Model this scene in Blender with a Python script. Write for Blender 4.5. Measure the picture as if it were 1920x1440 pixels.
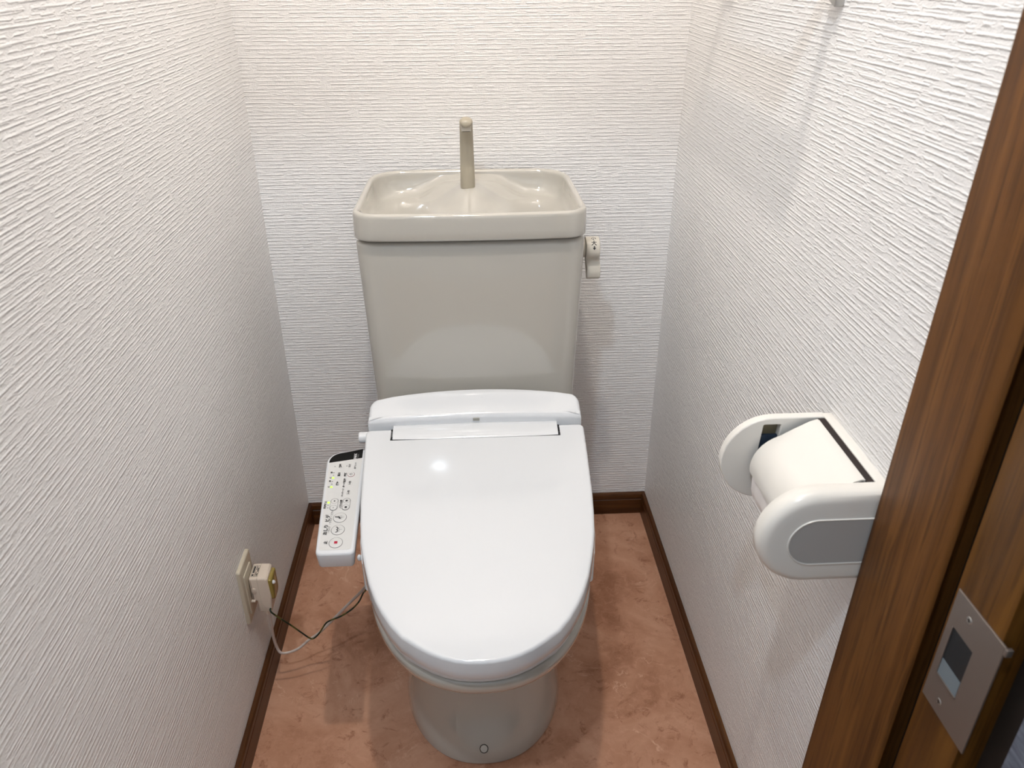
import bpy, bmesh, math, random
from mathutils import Vector, Matrix
random.seed(4)
SC = bpy.context.scene
COL = SC.collection
for o in list(bpy.data.objects):
    bpy.data.objects.remove(o)

# ------------------------------------------------------------------ camera
f = 1470.0
Yc = Vector((868 - 960, -84 - 720, f)).normalized()          # room depth axis seen in camera space
Dc = Vector((8, 2717, f)); Dc = (Dc - Yc * Dc.dot(Yc)).normalized()
Zc = -Dc
Xc = Yc.cross(Zc)
M = Matrix((Xc, Yc, Zc))                                     # camera (right, down, forward) -> room
right = M @ Vector((1, 0, 0)); down = M @ Vector((0, 1, 0)); fwd = M @ Vector((0, 0, 1))
cam_d = bpy.data.cameras.new('camera')
cam = bpy.data.objects.new('camera', cam_d)
COL.objects.link(cam)
R = Matrix((right, -down, -fwd)).transposed().to_4x4()
cam.matrix_world = Matrix.Translation((0, 0, 1.22)) @ R
cam_d.sensor_width = 36.0
cam_d.lens = f / 1920 * 36.0
cam_d.clip_start = 0.02
cam_d.dof.use_dof = True
cam_d.dof.focus_distance = 1.30
cam_d.dof.aperture_fstop = 9.0
SC.camera = cam

# ------------------------------------------------------------------ world, lights, exposure
SC.view_settings.view_transform = 'Standard'
SC.view_settings.look = 'None'
SC.view_settings.gamma = 1.0
SC.view_settings.use_curve_mapping = False
SC.view_settings.exposure = -0.03
world = bpy.data.worlds.new('world'); SC.world = world
world.use_nodes = True
world.node_tree.nodes['Background'].inputs[0].default_value = (0.9, 0.95, 1, 1)
world.node_tree.nodes['Background'].inputs[1].default_value = 0.05

def lamp(name, loc, power, color, radius):
    l = bpy.data.lights.new(name, 'SPOT')
    l.spot_size = math.radians(168); l.spot_blend = 0.25
    l.energy = power; l.color = color; l.shadow_soft_size = radius
    o = bpy.data.objects.new(name, l); COL.objects.link(o); o.location = loc
    return o
lamp('ceiling_lamp_light', (-0.03, 0.68, 2.42), 40.0, (1.0, 0.905, 0.81), 0.024)
lamp('hallway_lamp_light', (-0.29, -0.12, 2.42), 45.0, (0.80, 0.92, 1.04), 0.045)

# ------------------------------------------------------------------ materials
def new_mat(name):
    m = bpy.data.materials.new(name); m.use_nodes = True
    nt = m.node_tree
    return m, nt, nt.nodes['Principled BSDF']
def plain(name, col, rough=0.4, coat=0.0, metal=0.0, emit=None, spec=0.5):
    m, nt, b = new_mat(name)
    b.inputs['Base Color'].default_value = (*col, 1)
    b.inputs['Roughness'].default_value = rough
    b.inputs['Metallic'].default_value = metal
    b.inputs['Coat Weight'].default_value = coat
    b.inputs['Coat Roughness'].default_value = 0.04
    b.inputs['Specular IOR Level'].default_value = spec
    if emit:
        b.inputs['Emission Color'].default_value = (*emit[0], 1)
        b.inputs['Emission Strength'].default_value = emit[1]
    n = nt.nodes.new('ShaderNodeTexNoise'); n.inputs['Scale'].default_value = 35
    n.inputs['Detail'].default_value = 3
    mp = nt.nodes.new('ShaderNodeMapRange')
    mp.inputs['To Min'].default_value = rough * 0.98; mp.inputs['To Max'].default_value = rough * 1.02
    g = nt.nodes.new('ShaderNodeNewGeometry')
    nt.links.new(g.outputs['Position'], n.inputs['Vector'])
    nt.links.new(n.outputs['Fac'], mp.inputs['Value'])
    nt.links.new(mp.outputs['Result'], b.inputs['Roughness'])
    return m
def mapping(nt, scale, loc=(0, 0, 0)):
    g = nt.nodes.new('ShaderNodeNewGeometry')
    mp = nt.nodes.new('ShaderNodeMapping')
    mp.inputs['Scale'].default_value = scale; mp.inputs['Location'].default_value = loc
    nt.links.new(g.outputs['Position'], mp.inputs['Vector'])
    return mp.outputs['Vector']
def noise(nt, vec, scale, detail=2, rough=0.5, dist=0.0):
    n = nt.nodes.new('ShaderNodeTexNoise')
    n.inputs['Scale'].default_value = scale; n.inputs['Detail'].default_value = detail
    n.inputs['Roughness'].default_value = rough; n.inputs['Distortion'].default_value = dist
    nt.links.new(vec, n.inputs['Vector'])
    return n.outputs['Fac']
def ramp(nt, fac, stops):
    r = nt.nodes.new('ShaderNodeValToRGB')
    el = r.color_ramp.elements
    while len(el) < len(stops): el.new(0.5)
    for e, (p, c) in zip(el, stops):
        e.position = p; e.color = (*c, 1) if len(c) == 3 else c
    nt.links.new(fac, r.inputs['Fac'])
    return r.outputs['Color']
def math_n(nt, op, a, b, c=None):
    n = nt.nodes.new('ShaderNodeMath'); n.operation = op
    for k, v in enumerate((a, b, c)):
        if v is None: continue
        if isinstance(v, (int, float)): n.inputs[k].default_value = v
        else: nt.links.new(v, n.inputs[k])
    return n.outputs[0]
def mix(nt, fac, a, b, mode='MIX'):
    n = nt.nodes.new('ShaderNodeMix'); n.data_type = 'RGBA'; n.blend_type = mode
    for s, v in ((n.inputs[0], fac), (n.inputs[6], a), (n.inputs[7], b)):
        if isinstance(v, (int, float)): s.default_value = v
        elif isinstance(v, tuple): s.default_value = (*v, 1)
        else: nt.links.new(v, s)
    return n.outputs[2]

def wallpaper():
    m, nt, b = new_mat('embossed_wallpaper')
    sep = nt.nodes.new('ShaderNodeSeparateXYZ')
    nt.links.new(mapping(nt, (1, 1, 1)), sep.inputs[0])
    def rows(period, loc, gsc, glo, ghi, sharp):
        wob = noise(nt, mapping(nt, (3.5, 3.5, 45), loc), 1.0, 1.5)
        ph = math_n(nt, 'ADD', math_n(nt, 'MULTIPLY', sep.outputs[2], 1.0 / period), math_n(nt, 'MULTIPLY', wob, 1.2))
        cs = math_n(nt, 'MULTIPLY_ADD', math_n(nt, 'COSINE', math_n(nt, 'MULTIPLY', ph, 2 * math.pi), 0), 0.5, 0.5)
        rd = math_n(nt, 'POWER', cs, sharp)
        g = noise(nt, mapping(nt, (gsc, gsc, 1.1 / period), (loc[1] + 4, loc[0] + 1, loc[2] + 9)), 1.0, 1.5)
        gr = nt.nodes.new('ShaderNodeMapRange'); gr.interpolation_type = 'SMOOTHSTEP'
        gr.inputs['From Min'].default_value = glo; gr.inputs['From Max'].default_value = ghi
        nt.links.new(g, gr.inputs['Value'])
        return math_n(nt, 'MULTIPLY', rd, gr.outputs[0])
    A = rows(0.0066, (0, 0, 0), 40, 0.40, 0.50, 3.2)
    B = rows(0.0039, (3, 5, 1), 60, 0.46, 0.56, 2.0)
    lines = math_n(nt, 'ADD', math_n(nt, 'MULTIPLY', A, 0.95), math_n(nt, 'MULTIPLY', B, 0.50))
    grain = noise(nt, mapping(nt, (380, 380, 480)), 1.0, 2.0, 0.6)
    h = math_n(nt, 'MULTIPLY_ADD', grain, 1.05, lines)
    bump = nt.nodes.new('ShaderNodeBump')
    bump.inputs['Strength'].default_value = 1.0; bump.inputs['Distance'].default_value = 0.0008
    nt.links.new(h, bump.inputs['Height'])
    nt.links.new(bump.outputs['Normal'], b.inputs['Normal'])
    b.inputs['Base Color'].default_value = (0.92, 0.913, 0.908, 1)
    b.inputs['Roughness'].default_value = 0.42
    b.inputs['Specular IOR Level'].default_value = 0.5
    return m
def vinyl():
    m, nt, b = new_mat('marbled_vinyl')
    v = mapping(nt, (1, 1, 1))
    big = noise(nt, v, 6.0, 6, 0.62, 0.7)
    base = ramp(nt, big, [(0.30, (0.34, 0.155, 0.085)), (0.48, (0.48, 0.245, 0.150)), (0.62, (0.57, 0.315, 0.205)), (0.8, (0.46, 0.26, 0.15))])
    br = noise(nt, mapping(nt, (1, 1, 1), (5, 2, 0)), 26.0, 9, 0.75, 1.0)
    c1 = mix(nt, math_n(nt, 'MULTIPLY', ramp(nt, br, [(0.34, (1, 1, 1)), (0.45, (0, 0, 0))]), 0.75), base, (0.25, 0.090, 0.042))
    # light veins
    vn = noise(nt, mapping(nt, (1, 1, 1), (9, 4, 0)), 7.0, 5, 0.6, 1.6)
    d = math_n(nt, 'ABSOLUTE', math_n(nt, 'SUBTRACT', vn, 0.5), 0)
    vein = nt.nodes.new('ShaderNodeMapRange')
    vein.inputs['From Min'].default_value = 0.0; vein.inputs['From Max'].default_value = 0.010
    vein.inputs['To Min'].default_value = 1; vein.inputs['To Max'].default_value = 0
    nt.links.new(d, vein.inputs['Value'])
    gate = noise(nt, mapping(nt, (1, 1, 1), (1, 8, 0)), 9.0, 3, 0.6)
    gm = ramp(nt, gate, [(0.50, (0, 0, 0)), (0.64, (1, 1, 1))])
    c2 = mix(nt, math_n(nt, 'MULTIPLY', math_n(nt, 'MULTIPLY', vein.outputs[0], gm), 0.75), c1, (0.70, 0.44, 0.31))
    cl = noise(nt, mapping(nt, (1, 1, 1), (2, 3, 0)), 55.0, 8, 0.75, 0.6)
    c3 = mix(nt, math_n(nt, 'MULTIPLY', ramp(nt, cl, [(0.50, (0, 0, 0)), (0.70, (1, 1, 1))]), 0.55), c2, (0.62, 0.34, 0.23))
    nt.links.new(c3, b.inputs['Base Color'])
    b.inputs['Roughness'].default_value = 0.5
    b.inputs['Specular IOR Level'].default_value = 0.3
    return m
def wood(name, dark, mid, light, axis, rough=0.42):
    m, nt, b = new_mat(name)
    sc = {'z': (60, 60, 2.2), 'y': (60, 2.5, 60), 'x': (2.5, 60, 60)}[axis]
    g1 = noise(nt, mapping(nt, sc), 1.0, 5, 0.6, 0.4)
    sc2 = tuple(s * 4 for s in sc)
    g2 = noise(nt, mapping(nt, sc2, (3, 1, 2)), 1.0, 3, 0.6)
    c = ramp(nt, g1, [(0.30, dark), (0.5, mid), (0.72, light)])
    c2 = mix(nt, math_n(nt, 'MULTIPLY', ramp(nt, g2, [(0.38, (1, 1, 1)), (0.46, (0, 0, 0))]), 0.65), c, dark)
    nt.links.new(c2, b.inputs['Base Color'])
    b.inputs['Roughness'].default_value = rough; b.inputs['Specular IOR Level'].default_value = 0.3
    bump = nt.nodes.new('ShaderNodeBump'); bump.inputs['Strength'].default_value = 0.15
    bump.inputs['Distance'].default_value = 0.0004
    nt.links.new(g2, bump.inputs['Height']); nt.links.new(bump.outputs['Normal'], b.inputs['Normal'])
    return m

WALL = wallpaper()
FLOOR = vinyl()
WOOD_Z = wood('brown_frame_wood', (0.068, 0.024, 0.004), (0.140, 0.054, 0.010), (0.19, 0.078, 0.016), 'z', 0.55)
WOOD_O = wood('orange_brown_jamb_wood', (0.065, 0.024, 0.003), (0.125, 0.050, 0.007), (0.17, 0.072, 0.011), 'z')
WOOD_Y = wood('brown_baseboard_wood_side', (0.045, 0.015, 0.004), (0.080, 0.028, 0.007), (0.125, 0.048, 0.012), 'y', 0.35)
WOOD_X = wood('brown_baseboard_wood_back', (0.045, 0.015, 0.004), (0.080, 0.028, 0.007), (0.125, 0.048, 0.012), 'x', 0.35)
CEIL = plain('ceiling_paper', (0.82, 0.80, 0.77), 0.8)
HALL = plain('hallway_wall_paper', (0.85, 0.84, 0.83), 0.85)
HALLFLOOR = plain('hallway_floor_boards', (0.42, 0.23, 0.12), 0.4)
CERAMIC = plain('ivory_glazed_ceramic', (0.505, 0.482, 0.432), 0.07, 1.0)
WHITE = plain('glossy_white_plastic', (0.725, 0.745, 0.77), 0.12, 0.5)
WHITE_M = plain('matte_white_plastic', (0.74, 0.75, 0.765), 0.35)
BEIGE = plain('beige_plastic', (0.42, 0.375, 0.29), 0.30)
LEVER = plain('ivory_plastic', (0.66, 0.62, 0.54), 0.35)
HOLDER = plain('ivory_white_plastic', (0.80, 0.775, 0.725), 0.28)
GREYP = plain('grey_plastic', (0.43, 0.42, 0.405), 0.35)
BLUED = plain('dark_blue_plastic', (0.02, 0.035, 0.06), 0.4)
BLACK = plain('black_gloss', (0.003, 0.003, 0.003), 0.5, spec=0.15)
INK = plain('black_ink', (0.02, 0.02, 0.022), 0.6)
INKG = plain('grey_ink', (0.22, 0.22, 0.22), 0.6)
INKW = plain('white_ink', (0.8, 0.8, 0.8), 0.6)
LABELG = plain('pale_grey_label', (0.66, 0.66, 0.65), 0.45)
RED = plain('red_ink', (0.42, 0.0, 0.03), 0.5)
REDG = plain('dull_red_ink', (0.33, 0.12, 0.13), 0.5)
GREEN = plain('green_led', (0.45, 0.9, 0.1), 0.4, emit=((0.50, 1.0, 0.08), 0.9))
PAPER = plain('tissue_paper', (0.86, 0.82, 0.80), 0.95)
OUTLET = plain('aged_cream_plastic', (0.56, 0.50, 0.39), 0.35)
PLUG = plain('cream_plug_plastic', (0.70, 0.60, 0.50), 0.28)
AMBER = plain('amber_translucent_plastic', (0.30, 0.22, 0.05), 0.18)
CORDW = plain('greyish_white_vinyl_cord', (0.60, 0.52, 0.47), 0.4)
CHROME = plain('brushed_nickel', (0.50, 0.50, 0.49), 0.32, metal=1.0)
STEEL = plain('strike_plate_steel', (0.25, 0.215, 0.195), 0.42, metal=0.75)
DARKM = plain('painted_recess_shade', (0.012, 0.008, 0.006), 0.6)  # shade of the frame recess put into the colour
BLUEG = plain('blue_grey_lit_pocket_floor', (0.16, 0.20, 0.23), 0.4)  # light on the pocket floor painted in as a paler blue grey
HOLE = plain('blackish_brown_gap', (0.02, 0.012, 0.01), 0.8)
def stripe_cord():
    m, nt, b = new_mat('green_yellow_earth_wire')
    w = nt.nodes.new('ShaderNodeTexCoord')
    v = mapping(nt, (16, 16, 16))
    wv = nt.nodes.new('ShaderNodeTexWave'); wv.inputs['Scale'].default_value = 0.9
    wv.inputs['Distortion'].default_value = 1.0
    nt.links.new(v, wv.inputs['Vector'])
    c = ramp(nt, wv.outputs['Fac'], [(0.55, (0.004, 0.020, 0.008)), (0.80, (0.09, 0.085, 0.014))])
    nt.links.new(c, b.inputs['Base Color']); b.inputs['Roughness'].default_value = 0.35
    return m
EARTH = stripe_cord()

# ------------------------------------------------------------------ mesh helpers
def obj(name, bm, mat, parent=None, sharp=35, mats=None, smooth=True):
    bmesh.ops.recalc_face_normals(bm, faces=bm.faces)
    me = bpy.data.meshes.new(name)
    bm.to_mesh(me); bm.free()
    for m in (mats or [mat]): me.materials.append(m)
    if smooth:
        for p in me.polygons: p.use_smooth = True
        me.set_sharp_from_angle(angle=math.radians(sharp))
    o = bpy.data.objects.new(name, me)
    COL.objects.link(o)
    if parent is not None:
        o.parent = parent
        o.matrix_parent_inverse = Matrix.Identity(4)
        o.location = -parent.location if parent.type == 'EMPTY' else (0, 0, 0)
    return o
def thing(name, label, cat, loc):
    o = bpy.data.objects.new(name, None); COL.objects.link(o)
    o.location = loc; o.empty_display_size = 0.05
    o['label'] = label; o['category'] = cat
    return o
def struct(name, bm, mat, sharp=35, **k):
    o = obj(name, bm, mat, None, sharp, **k); o['kind'] = 'structure'; return o
def box(bm, x0, x1, y0, y1, z0, z1, bev=0.0, seg=2):
    b2 = bmesh.new()
    vs = [b2.verts.new((x, y, z)) for z in (z0, z1) for y in (y0, y1) for x in (x0, x1)]
    for q in ((0, 2, 3, 1), (4, 5, 7, 6), (0, 1, 5, 4), (2, 6, 7, 3), (0, 4, 6, 2), (1, 3, 7, 5)):
        b2.faces.new([vs[i] for i in q])
    if bev:
        bmesh.ops.bevel(b2, geom=list(b2.edges), offset=bev, segments=seg, profile=0.5, affect='EDGES')
    me = bpy.data.meshes.new('t'); b2.to_mesh(me); b2.free(); bm.from_mesh(me); bpy.data.meshes.remove(me)
    return bm
def loft(bm, rings, cap0=True, cap1=True):
    vr = [[bm.verts.new(p) for p in r] for r in rings]
    n = len(vr[0])
    for a, b in zip(vr, vr[1:]):
        for i in range(n):
            j = (i + 1) % n
            bm.faces.new((a[i], a[j], b[j], b[i]))
    if cap0: bm.faces.new(vr[0][::-1])
    if cap1: bm.faces.new(vr[-1])
    return bm
def offset(poly, d):
    """inward offset of a closed counter-clockwise polygon"""
    n = len(poly); out = []
    for i in range(n):
        p0 = Vector(poly[i - 1]); p = Vector(poly[i]); p1 = Vector(poly[(i + 1) % n])
        a = (p - p0).normalized(); b = (p1 - p).normalized()
        na = Vector((-a.y, a.x)); nb = Vector((-b.y, b.x))
        m = na + nb
        k = m.length_squared
        m = m * (2 / k) if k > 1e-6 else na
        if m.length > 2.2: m = m.normalized() * 2.2
        out.append(tuple(p + m * d))
    return out
def round_poly(pts, rad, seg=6):
    """round the corners of a closed polygon; rad one number or a list"""
    n = len(pts); out = []
    for i in range(n):
        r = rad[i] if isinstance(rad, (list, tuple)) else rad
        p0 = Vector(pts[i - 1]); p = Vector(pts[i]); p1 = Vector(pts[(i + 1) % n])
        if r <= 0: out.append(tuple(p)); continue
        a = (p0 - p).normalized(); b = (p1 - p).normalized()
        ang = a.angle(b)
        t = min(r / math.tan(ang / 2), (p0 - p).length * 0.49, (p1 - p).length * 0.49)
        r = t * math.tan(ang / 2)
        c = p + (a + b).normalized() * (r / math.sin(ang / 2))
        s = p + a * t - c; e = p + b * t - c
        a0 = math.atan2(s.y, s.x); a1 = math.atan2(e.y, e.x)
        da = (a1 - a0 + math.pi) % (2 * math.pi) - math.pi
        for k in range(seg + 1):
            th = a0 + da * k / seg
            out.append((c.x + math.cos(th) * s.length, c.y + math.sin(th) * s.length))
    return out
def ccw(poly):
    a = sum(poly[i - 1][0] * poly[i][1] - poly[i][0] * poly[i - 1][1] for i in range(len(poly)))
    return poly if a > 0 else poly[::-1]
def slab(bm, poly, place, h0, h1, r_top=0.003, r_bot=0.0, seg=4):
    """prism of a 2D outline with filleted edges; place(u, v, h) -> point"""
    poly = ccw(poly); rings = []
    if r_bot > 0:
        for k in range(seg + 1):
            t = math.pi / 2 * k / seg
            rings.append([place(u, v, h0 + r_bot * (1 - math.sin(t))) for u, v in offset(poly, r_bot * (1 - math.cos(t)))])
        rings = rings[::-1]
        rings = rings
    else: rings.append([place(u, v, h0) for u, v in poly])
    # rings so far run from the inset bottom to the full outline
    if r_bot > 0:
        rings = [[place(u, v, h0 + r_bot * (1 - math.cos(math.pi / 2 * k / seg))) for u, v in offset(poly, r_bot * (1 - math.sin(math.pi / 2 * k / seg)))] for k in range(seg + 1)]
    if r_top > 0:
        for k in range(seg + 1):
            t = math.pi / 2 * k / seg
            rings.append([place(u, v, h1 - r_top * (1 - math.sin(t))) for u, v in offset(poly, r_top * (1 - math.cos(t)))])
    else: rings.append([place(u, v, h1) for u, v in poly])
    return loft(bm, rings)
def tube(bm, pts, rad, seg=10, flat=1.0, sub=6):
    """sweep a circle (or flattened section) along a Catmull-Rom path"""
    P = [Vector(p) for p in pts]
    path = []
    for i in range(len(P) - 1):
        p0 = P[max(i - 1, 0)]; p1 = P[i]; p2 = P[i + 1]; p3 = P[min(i + 2, len(P) - 1)]
        for k in range(sub):
            t = k / sub
            path.append(0.5 * ((2 * p1) + (p2 - p0) * t + (2 * p0 - 5 * p1 + 4 * p2 - p3) * t * t + (3 * p1 - p0 - 3 * p2 + p3) * t ** 3))
    path.append(P[-1])
    rings = []; up = Vector((0, 0, 1))
    for i, p in enumerate(path):
        d = (path[min(i + 1, len(path) - 1)] - path[max(i - 1, 0)]).normalized()
        u = up - d * up.dot(d)
        if u.length < 0.05: u = Vector((0, 1, 0)) - d * d.y
        u.normalize(); up = u
        w = d.cross(u)
        rings.append([p + (u * math.cos(a) * flat + w * math.sin(a)) * rad for a in [2 * math.pi * k / seg for k in range(seg)]])
    return loft(bm, rings)
def lathe(bm, prof, place, seg=32):
    rings = [[place(r * math.cos(2 * math.pi * k / seg), r * math.sin(2 * math.pi * k / seg), h) for k in range(seg)] for r, h in prof]
    return loft(bm, rings)
def extrude_profile(bm, prof, a, b, put):
    return loft(bm, [[put(u, v, a) for u, v in prof], [put(u, v, b) for u, v in prof]])

# ------------------------------------------------------------------ room shell
XW, YB, ZC = 0.4094, 1.5492, 2.50
struct('floor', box(bmesh.new(), -XW - 0.08, XW + 0.08, 0.40, YB + 0.08, -0.05, 0.0), FLOOR, smooth=False)
struct('wall_back', box(bmesh.new(), -XW - 0.08, XW + 0.08, YB, YB + 0.08, 0, ZC), WALL, smooth=False)
struct('wall_left', box(bmesh.new(), -XW - 0.08, -XW, 0.30, YB, 0, ZC), WALL, smooth=False)
struct('wall_right', box(bmesh.new(), XW, XW + 0.08, 0.585, YB, 0, ZC), WALL, smooth=False)
struct('ceiling', box(bmesh.new(), -XW - 0.08, XW + 0.08, 0.47, YB + 0.08, ZC, ZC + 0.05), CEIL, smooth=False)
# wall over the doorway and hallway shell behind the camera (only light reaches the photo from there)
struct('wall_front', box(bmesh.new(), -XW, XW, 0.48, 0.58, 1.87, ZC), WALL, smooth=False)
struct('wall_hallway_left', box(bmesh.new(), -1.10, -XW - 0.08, 0.36, 0.44, 0, ZC), HALL, smooth=False)
struct('wall_hallway_far_left', box(bmesh.new(), -1.18, -1.10, -1.1, 0.36, 0, ZC), HALL, smooth=False)
struct('wall_hallway_rear', box(bmesh.new(), -1.10, 1.10, -1.18, -1.1, 0, ZC), HALL, smooth=False)
struct('wall_hallway_far_right', box(bmesh.new(), 1.10, 1.18, -1.1, 0.36, 0, ZC), HALL, smooth=False)
struct('ceiling_hallway', box(bmesh.new(), -1.18, 1.18, -1.18, 0.47, ZC, ZC + 0.05), CEIL, smooth=False)
struct('floor_hallway', box(bmesh.new(), -1.18, 1.18, -1.18, 0.40, -0.05, 0.0), HALLFLOOR, smooth=False)
def rough_paper():
    m, nt, b = new_mat('blue_grey_hallway_paper')
    n = noise(nt, mapping(nt, (30, 30, 240)), 1.0, 4, 0.6)
    c = ramp(nt, n, [(0.35, (0.07, 0.08, 0.11)), (0.65, (0.17, 0.19, 0.24))])
    nt.links.new(c, b.inputs['Base Color']); b.inputs['Roughness'].default_value = 0.9
    return m
struct('wall_hallway_right', box(bmesh.new(), 0.402, 1.10, 0.250, 0.372, 0, ZC), rough_paper(), smooth=False)

# baseboards: small bead on top, groove, plain face
BB = [(0, 0), (0.0085, 0), (0.0085, 0.041), (0.0070, 0.0425), (0.0070, 0.0445), (0.0092, 0.046), (0.0092, 0.056), (0.0070, 0.0598), (0, 0.0598)]
struct('baseboard_left', extrude_profile(bmesh.new(), BB, 0.45, YB, lambda u, v, t: (-XW + u, t, v)), WOOD_Y, 30)
struct('baseboard_right', extrude_profile(bmesh.new(), BB, 0.60, YB, lambda u, v, t: (XW - u, t, v)), WOOD_Y, 30)
struct('baseboard_back', extrude_profile(bmesh.new(), BB, -XW + 0.007, XW - 0.007, lambda u, v, t: (t, YB - u, v)), WOOD_X, 30)

# door frame at the right: broad stop face, jamb with strike plate, groove and return with shade painted dark
def vprof(pts, z0, z1, far=None):
    bm = bmesh.new(); rings = []
    for z in (z0, z1):
        rings.append([(x, y, z) for x, y in pts(z)])
    return loft(bm, rings)
def stop_pts(z):
    yf = 0.604 - 0.0190 * (z - 0.34)
    yn = 0.4830
    return [(XW + 0.03, yf), (0.3915, yf), (0.3900, yf - 0.0015), (0.3900, .5070), (0.3903, .5045), (0.3912, .5015), (0.3930, .4930), (0.3945, .4905), (0.3970, .4900), (0.4000, .5050), (XW + 0.03, .5050)]
frame = struct('trim_1', vprof(stop_pts, 0.0, 1.87), WOOD_Z, 50)
jamb = struct('trim_2', box(bmesh.new(), 0.4010, 0.44, 0.414, 0.4765, 0.0, 1.87, 0.0012), WOOD_O, 30)
struct('trim_3', box(bmesh.new(), 0.424, 0.462, 0.374, 0.505, 0.0, 1.87), DARKM, smooth=False)
# strike plate, flat pocket with painted shade and lit floor, screws
def plate_with_hole():
    bm = bmesh.new()
    y0, y1, z0, z1 = 0.4080, 0.4725, 0.6290, 0.7540
    hy0, hy1, hz0, hz1 = 0.4353, 0.4640, 0.6650, 0.7190
    def ring(x, a, b, c, d): return [(x, a, c), (x, b, c), (x, b, d), (x, a, d)]
    rings = [ring(0.4012, y0, y1, z0, z1), ring(0.4000, y0, y1, z0, z1), ring(0.3995, y0 + .0006, y1 - .0006, z0 + .0006, z1 - .0006),
             ring(0.3995, hy0, hy1, hz0, hz1), ring(0.4012, hy0, hy1, hz0, hz1)]
    loft(bm, rings, False, False)
    # lip folded round the near edge
    box(bm, 0.3995, 0.4050, y0 - 0.0030, y0 + 0.0004, 0.7460, z1 - 0.0005, 0.0006)
    return bm
sp = obj('strike_plate', plate_with_hole(), STEEL, jamb); sp['label'] = 'metal strike plate with rectangular latch hole'
pk = bmesh.new()
box(pk, 0.39965, 0.39990, 0.4345, 0.4650, 0.6642, 0.7198)
obj('latch_pocket_shade', pk, plain('painted_pocket_shade', (0.006, 0.010, 0.014), 0.5), sp, smooth=False)  # flat dark sheet, the pocket's shade is in its colour
lp = bmesh.new()
box(lp, 0.39930, 0.39962, 0.4356, 0.4637, 0.6653, 0.6830)
obj('latch_ledge', lp, BLUEG, sp, smooth=False)  # flat patch painted as the lit floor of the pocket
lp = bmesh.new(); box(lp, 0.3985, 0.3998, 0.4630, 0.4645, 0.6650, 0.7190); box(lp, 0.3985, 0.3998, 0.4350, 0.4645, 0.6640, 0.6656)
obj('pocket_rim', lp, STEEL, sp)
for zz in (0.6430, 0.7400):
    s = bmesh.new(); lathe(s, [(0.0001, 0.3990), (0.0028, 0.3990), (0.0035, 0.3996)], lambda a, b, h, zz=zz: (h, 0.4500 + a, zz + b), 16)
    obj('screw', s, CHROME, sp)
    s = bmesh.new(); box(s, 0.39885, 0.39905, 0.4480, 0.4520, zz - 0.0004, zz + 0.0004); box(s, 0.39885, 0.39905, 0.4496, 0.4504, zz - 0.002, zz + 0.002)
    obj('screw_slot', s, HOLE, sp)

# ------------------------------------------------------------------ toilet (ceramic bowl, cistern, lid basin, faucet, lever)
toilet = thing('toilet', 'ivory ceramic toilet with cistern and hand-wash basin against the back wall', 'toilet', (0, 1.15, 0))
def d_ring(hw, yf, ys, yb, z, e=2.15, n=48, rb=0.03):
    """plan section: super-elliptic front from y=ys to yf, straight sides to yb"""
    pts = []
    for k in range(n + 1):
        t = math.pi * k / n                       # right side -> front -> left side
        c, s = math.cos(t), math.sin(t)
        x = hw * math.copysign(abs(c) ** (2 / e), c)
        y = ys - (ys - yf) * abs(s) ** (2 / e)
        pts.append((x, y, z))
    pts.append((-hw, (ys + yb) / 2, z)); pts.append((-hw, yb - rb, z)); pts.append((-hw + rb, yb, z))
    pts.append((0, yb, z))
    pts.append((hw - rb, yb, z)); pts.append((hw, yb - rb, z)); pts.append((hw, (ys + yb) / 2, z))
    return pts
secs = [(.1445, .871, 1.075, 1.42, 0.0), (.1455, .869, 1.075, 1.42, .004), (.142, .879, 1.075, 1.42, .025), (.136, .898, 1.075, 1.42, .06),
        (.130, .918, 1.075, 1.42, .10), (.126, .930, 1.075, 1.42, .15), (.126, .925, 1.07, 1.42, .20), (.130, .900, 1.06, 1.43, .24),
        (.139, .858, 1.04, 1.44, .28), (.150, .807, 1.02, 1.45, .31), (.160, .762, 1.00, 1.46, .334), (.1655, .738, .99, 1.465, .3475),
        (.169, .7245, .985, 1.468, .357), (.1710, .7160, .98, 1.47, .3615), (.1722, .7115, .98, 1.47, .3665), (.1728, .7090, .98, 1.47, .373), (.1730, .708, .98, 1.47, .381), (.1718, .7098, .98, 1.469, .386), (.1690, .7135, .98, 1.466, .389)]
bowl = obj('bowl', loft(bmesh.new(), [d_ring(a, b, c, d, z, 2.2) for a, b, c, d, z in secs]), CERAMIC, toilet, 60)
# screw cover on the foot
sl = math.radians(52)
def footplace(a, b, h):
    n = Vector((0, -math.sin(sl), math.cos(sl))); t = Vector((0, math.cos(sl), math.sin(sl)))
    return Vector((-0.0025, 0.8800, 0.0275)) + Vector((1, 0, 0)) * a + t * b + n * h
bm = lathe(bmesh.new(), [(0.0001, 0.0018), (0.0058, 0.0018), (0.0065, 0.0010), (0.0065, -0.002)], footplace, 28)
capo = obj('screw_cover', bm, CERAMIC, toilet)
bm = bmesh.new()
loft(bm, [[footplace(r * math.cos(t), r * math.sin(t), h) for t in [2 * math.pi * k / 28 for k in range(28)]] for r, h in ((0.0066, -0.002), (0.0066, 0.0014), (0.0074, 0.0014), (0.0074, -0.002))], False, False)
obj('screw_cover_joint', bm, HOLE, capo)

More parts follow.
